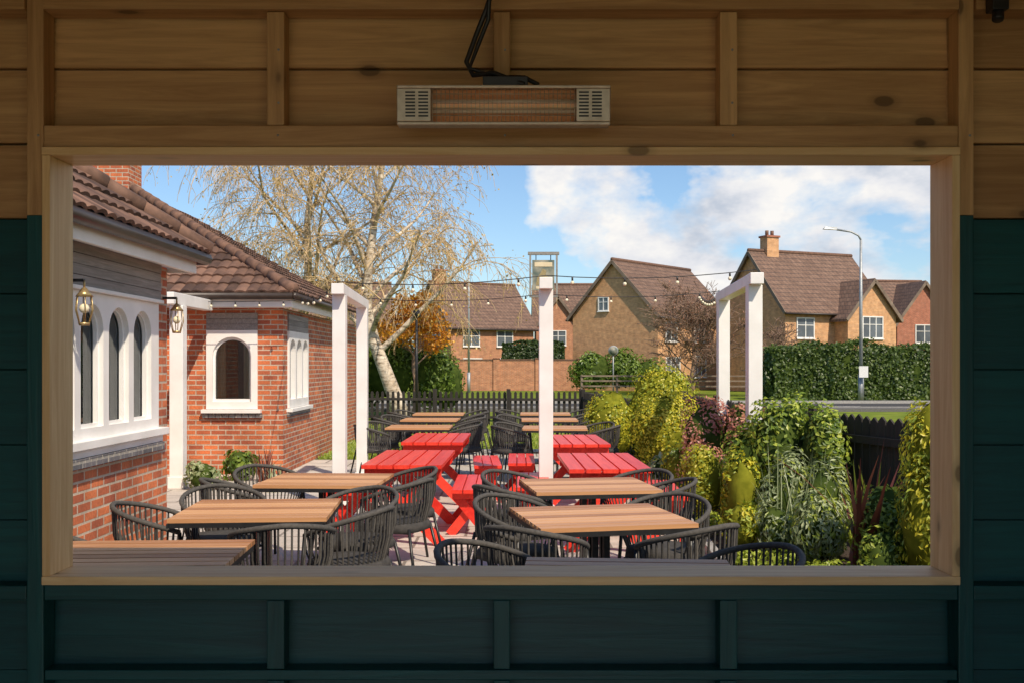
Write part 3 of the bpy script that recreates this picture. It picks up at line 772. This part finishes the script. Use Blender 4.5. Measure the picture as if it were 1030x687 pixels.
tree('autumn_tree',(-3.1,31.4,0),3.4,.11,(.1,0,0),'twigbrown','twigbrown',14,1.35,.02,'lf_orange',5200,8,.11,.5,(6,5,3))
# ---------------------------------------------------------------- houses
def prism(b,L,W,e,r,m,x0=0,y0=0):
    h=W/2
    b.add([(x0,y0-h,0),(x0+L,y0-h,0),(x0+L,y0+h,0),(x0,y0+h,0),(x0,y0-h,e),(x0+L,y0-h,e),(x0+L,y0+h,e),(x0,y0+h,e),(x0,y0,r),(x0+L,y0,r)],
      [(0,1,5,4),(2,3,7,6),(0,4,8,7,3),(1,2,6,9,5)],m)
def roof(b,L,W,e,r,x0=0,y0=0,ov=.35,T=None,m='tile_far'):
    h=W/2; sl=(r-e)/h; 
    for s in (-1,1):
        ye=y0+s*(h+ov); ze=e-sl*ov
        a=[(x0-ov*.7,ye,ze),(x0+L+ov*.7,ye,ze),(x0+L+ov*.7,y0,r),(x0-ov*.7,y0,r)]
        up=[(x,y,z+.16) for x,y,z in a]
        b.add(a+up,[(0,1,2,3),(4,5,6,7),(0,1,5,4),(1,2,6,5),(2,3,7,6),(3,0,4,7)],m,T)
def window(b,face,u,z,w,h,W=0,x0=0):
    def bx(u0,u1,z0,z1,d0,d1,m):
        if face=='g': b.box(x0-d1,x0-d0,u0,u1,z0,z1,m)
        else: b.box(u0,u1,-W/2-d1,-W/2-d0,z0,z1,m)
    bx(u-w/2,u+w/2,z,z+h,.0,.03,'glassfar')
    t=.07
    bx(u-w/2-t,u-w/2,z-t,z+h+t,.002,.07,'white'); bx(u+w/2,u+w/2+t,z-t,z+h+t,.002,.07,'white')
    bx(u-w/2,u+w/2,z+h,z+h+t,.002,.07,'white'); bx(u-w/2-.1,u+w/2+.1,z-t-.05,z-t,.002,.12,'white')
    bx(u-w/2,u+w/2,z-t,z,.002,.07,'white')
    k_=max(2,round(w/.55))
    for i in range(1,k_): bx(u-w/2+w*i/k_-.03,u-w/2+w*i/k_+.03,z,z+h,.031,.06,'white')
    bx(u-w/2,u+w/2,z+h*.65-.02,z+h*.65+.02,.031,.055,'white')
def house(ox,oy,rot,L,W,e,r,m,gw=[],sw=[],chim=None,wing=None,rm='tile_far'):
    E=empty('brick_house',(ox,oy,0),math.radians(rot))
    b=MB(); prism(b,L,W,e,r,m)
    if chim:
        b.box(chim-.45,chim+.45,-.35,.35,r-.6,r+1.0,m); b.box(chim-.52,chim+.52,-.42,.42,r+1.001,r+1.12,'brick_red')
        for s in (-.2,.2): b.tube([(chim+s,0,r+1.12),(chim+s,0,r+1.45)],.11,'ridge',8)
    b.obj('walls',E)
    b=MB(); roof(b,L,W,e,r,m=rm)
    b.tube([(-.25,0,r+.16),(L+.25,0,r+.16)],.12,'ridge',6)
    b.obj('roof',E)
    b=MB()
    sl=(r-e)/(W/2)
    for s in (-1,1):
        b.beam((-.27,s*(W/2+.3),e-sl*.3+.02),(-.27,0,r+.02),.05,.2,'timberfence')
        b.tube([(-.25,s*(W/2+.38),e-sl*.3),(L+.25,s*(W/2+.38),e-sl*.3)],.06,'gutter',6)
    for (u,z,w,h) in gw: window(b,'g',u,z,w,h)
    for (u,z,w,h) in sw: window(b,'s',u,z,w,h,W)
    b.obj('windows_and_trim',E)
    if wing:
        wx,ww,wd,we,wr,wm,wins=wing
        F=bpy.data.objects.new('front_gable',None); col.objects.link(F); F.parent=E
        F.location=(wx,-W/2-wd,0); F.rotation_euler=(0,0,math.radians(90))
        b=MB(); prism(b,wd+W/2,ww,we,wr,wm); b.obj('gable_walls',F)
        b=MB(); roof(b,wd+W/2-.3,ww,we,wr,m=rm); b.obj('gable_roof',F)
        b=MB(); sl=(wr-we)/(ww/2)
        for s in (-1,1): b.beam((-.27,s*(ww/2+.3),we-sl*.3+.02),(-.27,0,wr+.02),.05,.2,'timberfence')
        for (u,z,w,h) in wins: window(b,'g',u,z,w,h)
        b.obj('gable_windows',F)
house(6.6,64.5,50,9.5,6.6,4.9,8.3,'brick_buff',[(0.8,5.2,.7,.8)],[(1.6,3.2,1.3,1.1),(5.2,3.2,1.3,1.1),(1.8,.9,1.6,1.2),(5.2,0.9,1.6,1.3)],None)
house(14.9,62,24,7.8,6.4,5.0,8.6,'brick_buff',[(0,5.6,.6,.8)],[(1.5,3.3,1.2,1.1),(1.5,1.0,1.5,1.2)],1.4,(5.6,3.8,1.2,4.6,6.7,'brick_buff',[(0,3.3,1.5,1.2),(0,1.0,1.7,1.3)]))
house(24.5,76,8,7,6,4.9,7.9,'brick_red',[],[(1.5,3.2,1.2,1.1)],None,(5.0,4.2,1.2,4.8,7.6,'brick_red',[(0,3.3,1.3,1.2)]))
house(33,70,10,9,7,5,8.2,'brick_red',[(0,3.3,1.2,1.1)],[(2,3.3,1.3,1.1)],1.2)
house(-6.2,77,30,7.2,6.6,4.6,7.9,'brick_orange',[(-.8,3.2,1.0,1.1)],[(1.7,3.1,1.3,1.1),(4.6,3.1,1.3,1.1),(1.8,.9,1.5,1.2),(4.6,.9,1.2,1.2)],.6)
house(2.0,86,0,7,6,5.0,8.4,'brick_orange',[],[(1.5,3.2,1.2,1.1),(4.5,3.2,1.2,1.1)],None,(1.8,3.6,1.0,4.8,7.2,'brick_orange',[(0,3.3,1.2,1.1)]))
house(-22,80,10,12,7,5,8.2,'brick_orange',[],[(3,3.2,1.3,1.1),(8,3.2,1.3,1.1)],2)
b=MB(); b.box(-3.6,4.6,64,64.25,0,1.95,'brick_orange'); b.box(-3.62,4.62,63.96,64.29,1.952,2.03,'ridge')
for x in (-3.6,-1,1.7,4.4): b.box(x-.2,x+.2,63.9,64.35,0,2.02,'brick_orange'); b.box(x-.23,x+.23,63.87,64.38,2.032,2.1,'ridge')
b.obj('brick_garden_wall')
def lamp(x,y,h,dx,m='galv',r=.08):
    b=MB(); b.tube([(x,y,0),(x,y,1.2)],r*1.4,m,10); b.tube([(x,y,1.2),(x,y,h-.25)],[r,r*.6],m,10)
    b.tube([(x,y,h-.25),(x+dx*.1,y,h-.05),(x+dx*.4,y,h+.12),(x+dx,y,h+.22)],r*.5,m,8)
    s=1 if dx>0 else -1
    b.add([(x+dx,y-.1,h+.2),(x+dx+s*.6,y-.12,h+.24),(x+dx+s*.6,y+.12,h+.24),(x+dx,y+.1,h+.2),(x+dx,y-.08,h+.32),(x+dx+s*.5,y-.08,h+.34),(x+dx+s*.5,y+.08,h+.34),(x+dx,y+.08,h+.32)],
      [(0,1,2,3),(4,7,6,5),(0,4,5,1),(1,5,6,2),(2,6,7,3),(3,7,4,0)],m)
    b.obj('street_lamp')
lamp(15.7,44.8,7.5,-1.1,r=.09); lamp(-2.6,60,8.6,.9,r=.07)
b=MB(); b.tube([(-2.8,29.2,0),(-2.8,29.2,3.0)],[.05,.035],'black',8); b.tube([(-2.8,29.2,3.0),(-2.8,29.2,3.08),(-2.8,29.2,3.22),(-2.8,29.2,3.3)],[.05,.13,.1,.02],'black',8); b.obj('lamp_post')
b=MB(); b.tube([(6.0,59,0),(6.0,59,2.7)],.04,'galv'); b.tube([(6.0,58.93,2.5),(6.0,58.96,2.5)],.3,'galv',20); b.tube([(6.0,58.925,2.5),(6.0,58.929,2.5)],.24,'sign',20); b.obj('traffic_sign')
b=MB(); b.tube([(15.7,44.5,0),(15.7,44.5,1.6)],.03,'galv'); b.box(15.5,15.9,44.44,44.47,1.1,1.6,'line'); b.obj('road_sign')
E=empty('hanging_pub_sign',(.85,27,0)); b=MB()
b.box(-.07,.07,-.07,.07,0,3.5,'white')
b.box(-.30,.30,-.03,.03,3.66,4.48,'sign')
for x in (-.38,.34): b.box(x,x+.05,-.05,.05,3.52,4.62,'greyboard')
b.box(-.38,.39,-.05,.05,3.47,3.519,'greyboard'); b.box(-.42,.43,-.06,.06,4.621,4.70,'greyboard')
b.tube([(-.2,0,4.48),(-.2,0,4.62)],.012,'black');b.tube([(.2,0,4.48),(.2,0,4.62)],.012,'black')
b.box(-.24,.24,-.04,-.031,4.30,4.42,'cream')
vs=[(-.2,-.035,3.8),(.2,-.035,3.8),(.16,-.035,4.0),(.06,-.035,4.06),(.08,-.035,4.2),(-.02,-.035,4.24),(-.08,-.035,4.12),(-.17,-.035,4.0)]
b.add(vs,[tuple(range(8))],'brass'); b.box(-.2,.2,-.04,-.031,3.70,3.77,'cream')
b.obj('sign_and_frame',E)
# ---------------------------------------------------------------- world
w=bpy.data.worlds.new('World'); sc.world=w; w.use_nodes=True; nt=w.node_tree
for n_ in list(nt.nodes): nt.nodes.remove(n_)
el=math.radians(47); sv=Vector((.50*math.cos(el),-.866*math.cos(el),math.sin(el)))
sky=nt.nodes.new('ShaderNodeTexSky'); sky.sky_type='NISHITA'; sky.sun_disc=False
sky.sun_elevation=el; sky.sun_rotation=math.atan2(sv.x,sv.y); sky.altitude=50; sky.air_density=1.0; sky.dust_density=.6; sky.ozone_density=2
skc=mix(nt,1.0,sky.outputs[0],(.82,.92,1.0),'MULTIPLY')
bg=nt.nodes.new('ShaderNodeBackground'); bg.inputs[1].default_value=.145; nt.links.new(skc,bg.inputs[0])
tc=nt.nodes.new('ShaderNodeTexCoord'); mp=nt.nodes.new('ShaderNodeMapping'); mp.inputs['Scale'].default_value=(1,1,1.6); mp.inputs['Location'].default_value=(.35,.2,.16)
nt.links.new(tc.outputs['Generated'],mp.inputs[0])
n1=noise(nt,mp.outputs[0],4.6,6,.56,.1)
sep=nt.nodes.new('ShaderNodeSeparateXYZ'); nt.links.new(tc.outputs['Generated'],sep.inputs[0])
bias=math_(nt,'MAXIMUM',math_(nt,'MINIMUM',math_(nt,'MULTIPLY',math_(nt,'SUBTRACT',sep.outputs[0],.085),.9),.10),-.10)
hz=math_(nt,'MULTIPLY',math_(nt,'SUBTRACT',.11,sep.outputs[2]),.35)
tot=math_(nt,'ADD',math_(nt,'ADD',n1,bias),hz)
mask=ramp(nt,tot,[(.475,(0,0,0)),(.505,(.5,.5,.5)),(.56,(1,1,1))])
mp2=nt.nodes.new('ShaderNodeMapping'); mp2.inputs['Scale'].default_value=(1,1,1.8); mp2.inputs['Location'].default_value=(.36,.2,.13)
nt.links.new(tc.outputs['Generated'],mp2.inputs[0])
n2=noise(nt,mp2.outputs[0],8,5,.62)
cc=ramp(nt,n2,[(.36,(.56,.62,.72)),(.48,(.82,.83,.87)),(.60,(1,.975,.94))])
bg2=nt.nodes.new('ShaderNodeBackground'); bg2.inputs[1].default_value=.98; nt.links.new(cc,bg2.inputs[0])
mx=nt.nodes.new('ShaderNodeMixShader'); nt.links.new(mask,mx.inputs[0]); nt.links.new(bg.outputs[0],mx.inputs[1]); nt.links.new(bg2.outputs[0],mx.inputs[2])
wo=nt.nodes.new('ShaderNodeOutputWorld'); nt.links.new(mx.outputs[0],wo.inputs[0])
sl=bpy.data.lights.new('sun','SUN'); sl.energy=5.0; sl.angle=math.radians(.6); sl.color=(1,.86,.68)
so=bpy.data.objects.new('sun',sl); col.objects.link(so); so.rotation_euler=sv.to_track_quat('Z','Y').to_euler(); so.location=(0,0,20)
cd=bpy.data.cameras.new('camera'); cd.lens=35; cd.sensor_width=36; cd.shift_y=.0228; cd.clip_end=2000; cd.clip_start=.05
co=bpy.data.objects.new('camera',cd); col.objects.link(co); co.location=(0,0,1.65); co.rotation_euler=(math.radians(90),0,0)
sc.camera=co
sc.view_settings.view_transform='Standard'; sc.view_settings.look='None'; sc.view_settings.exposure=0
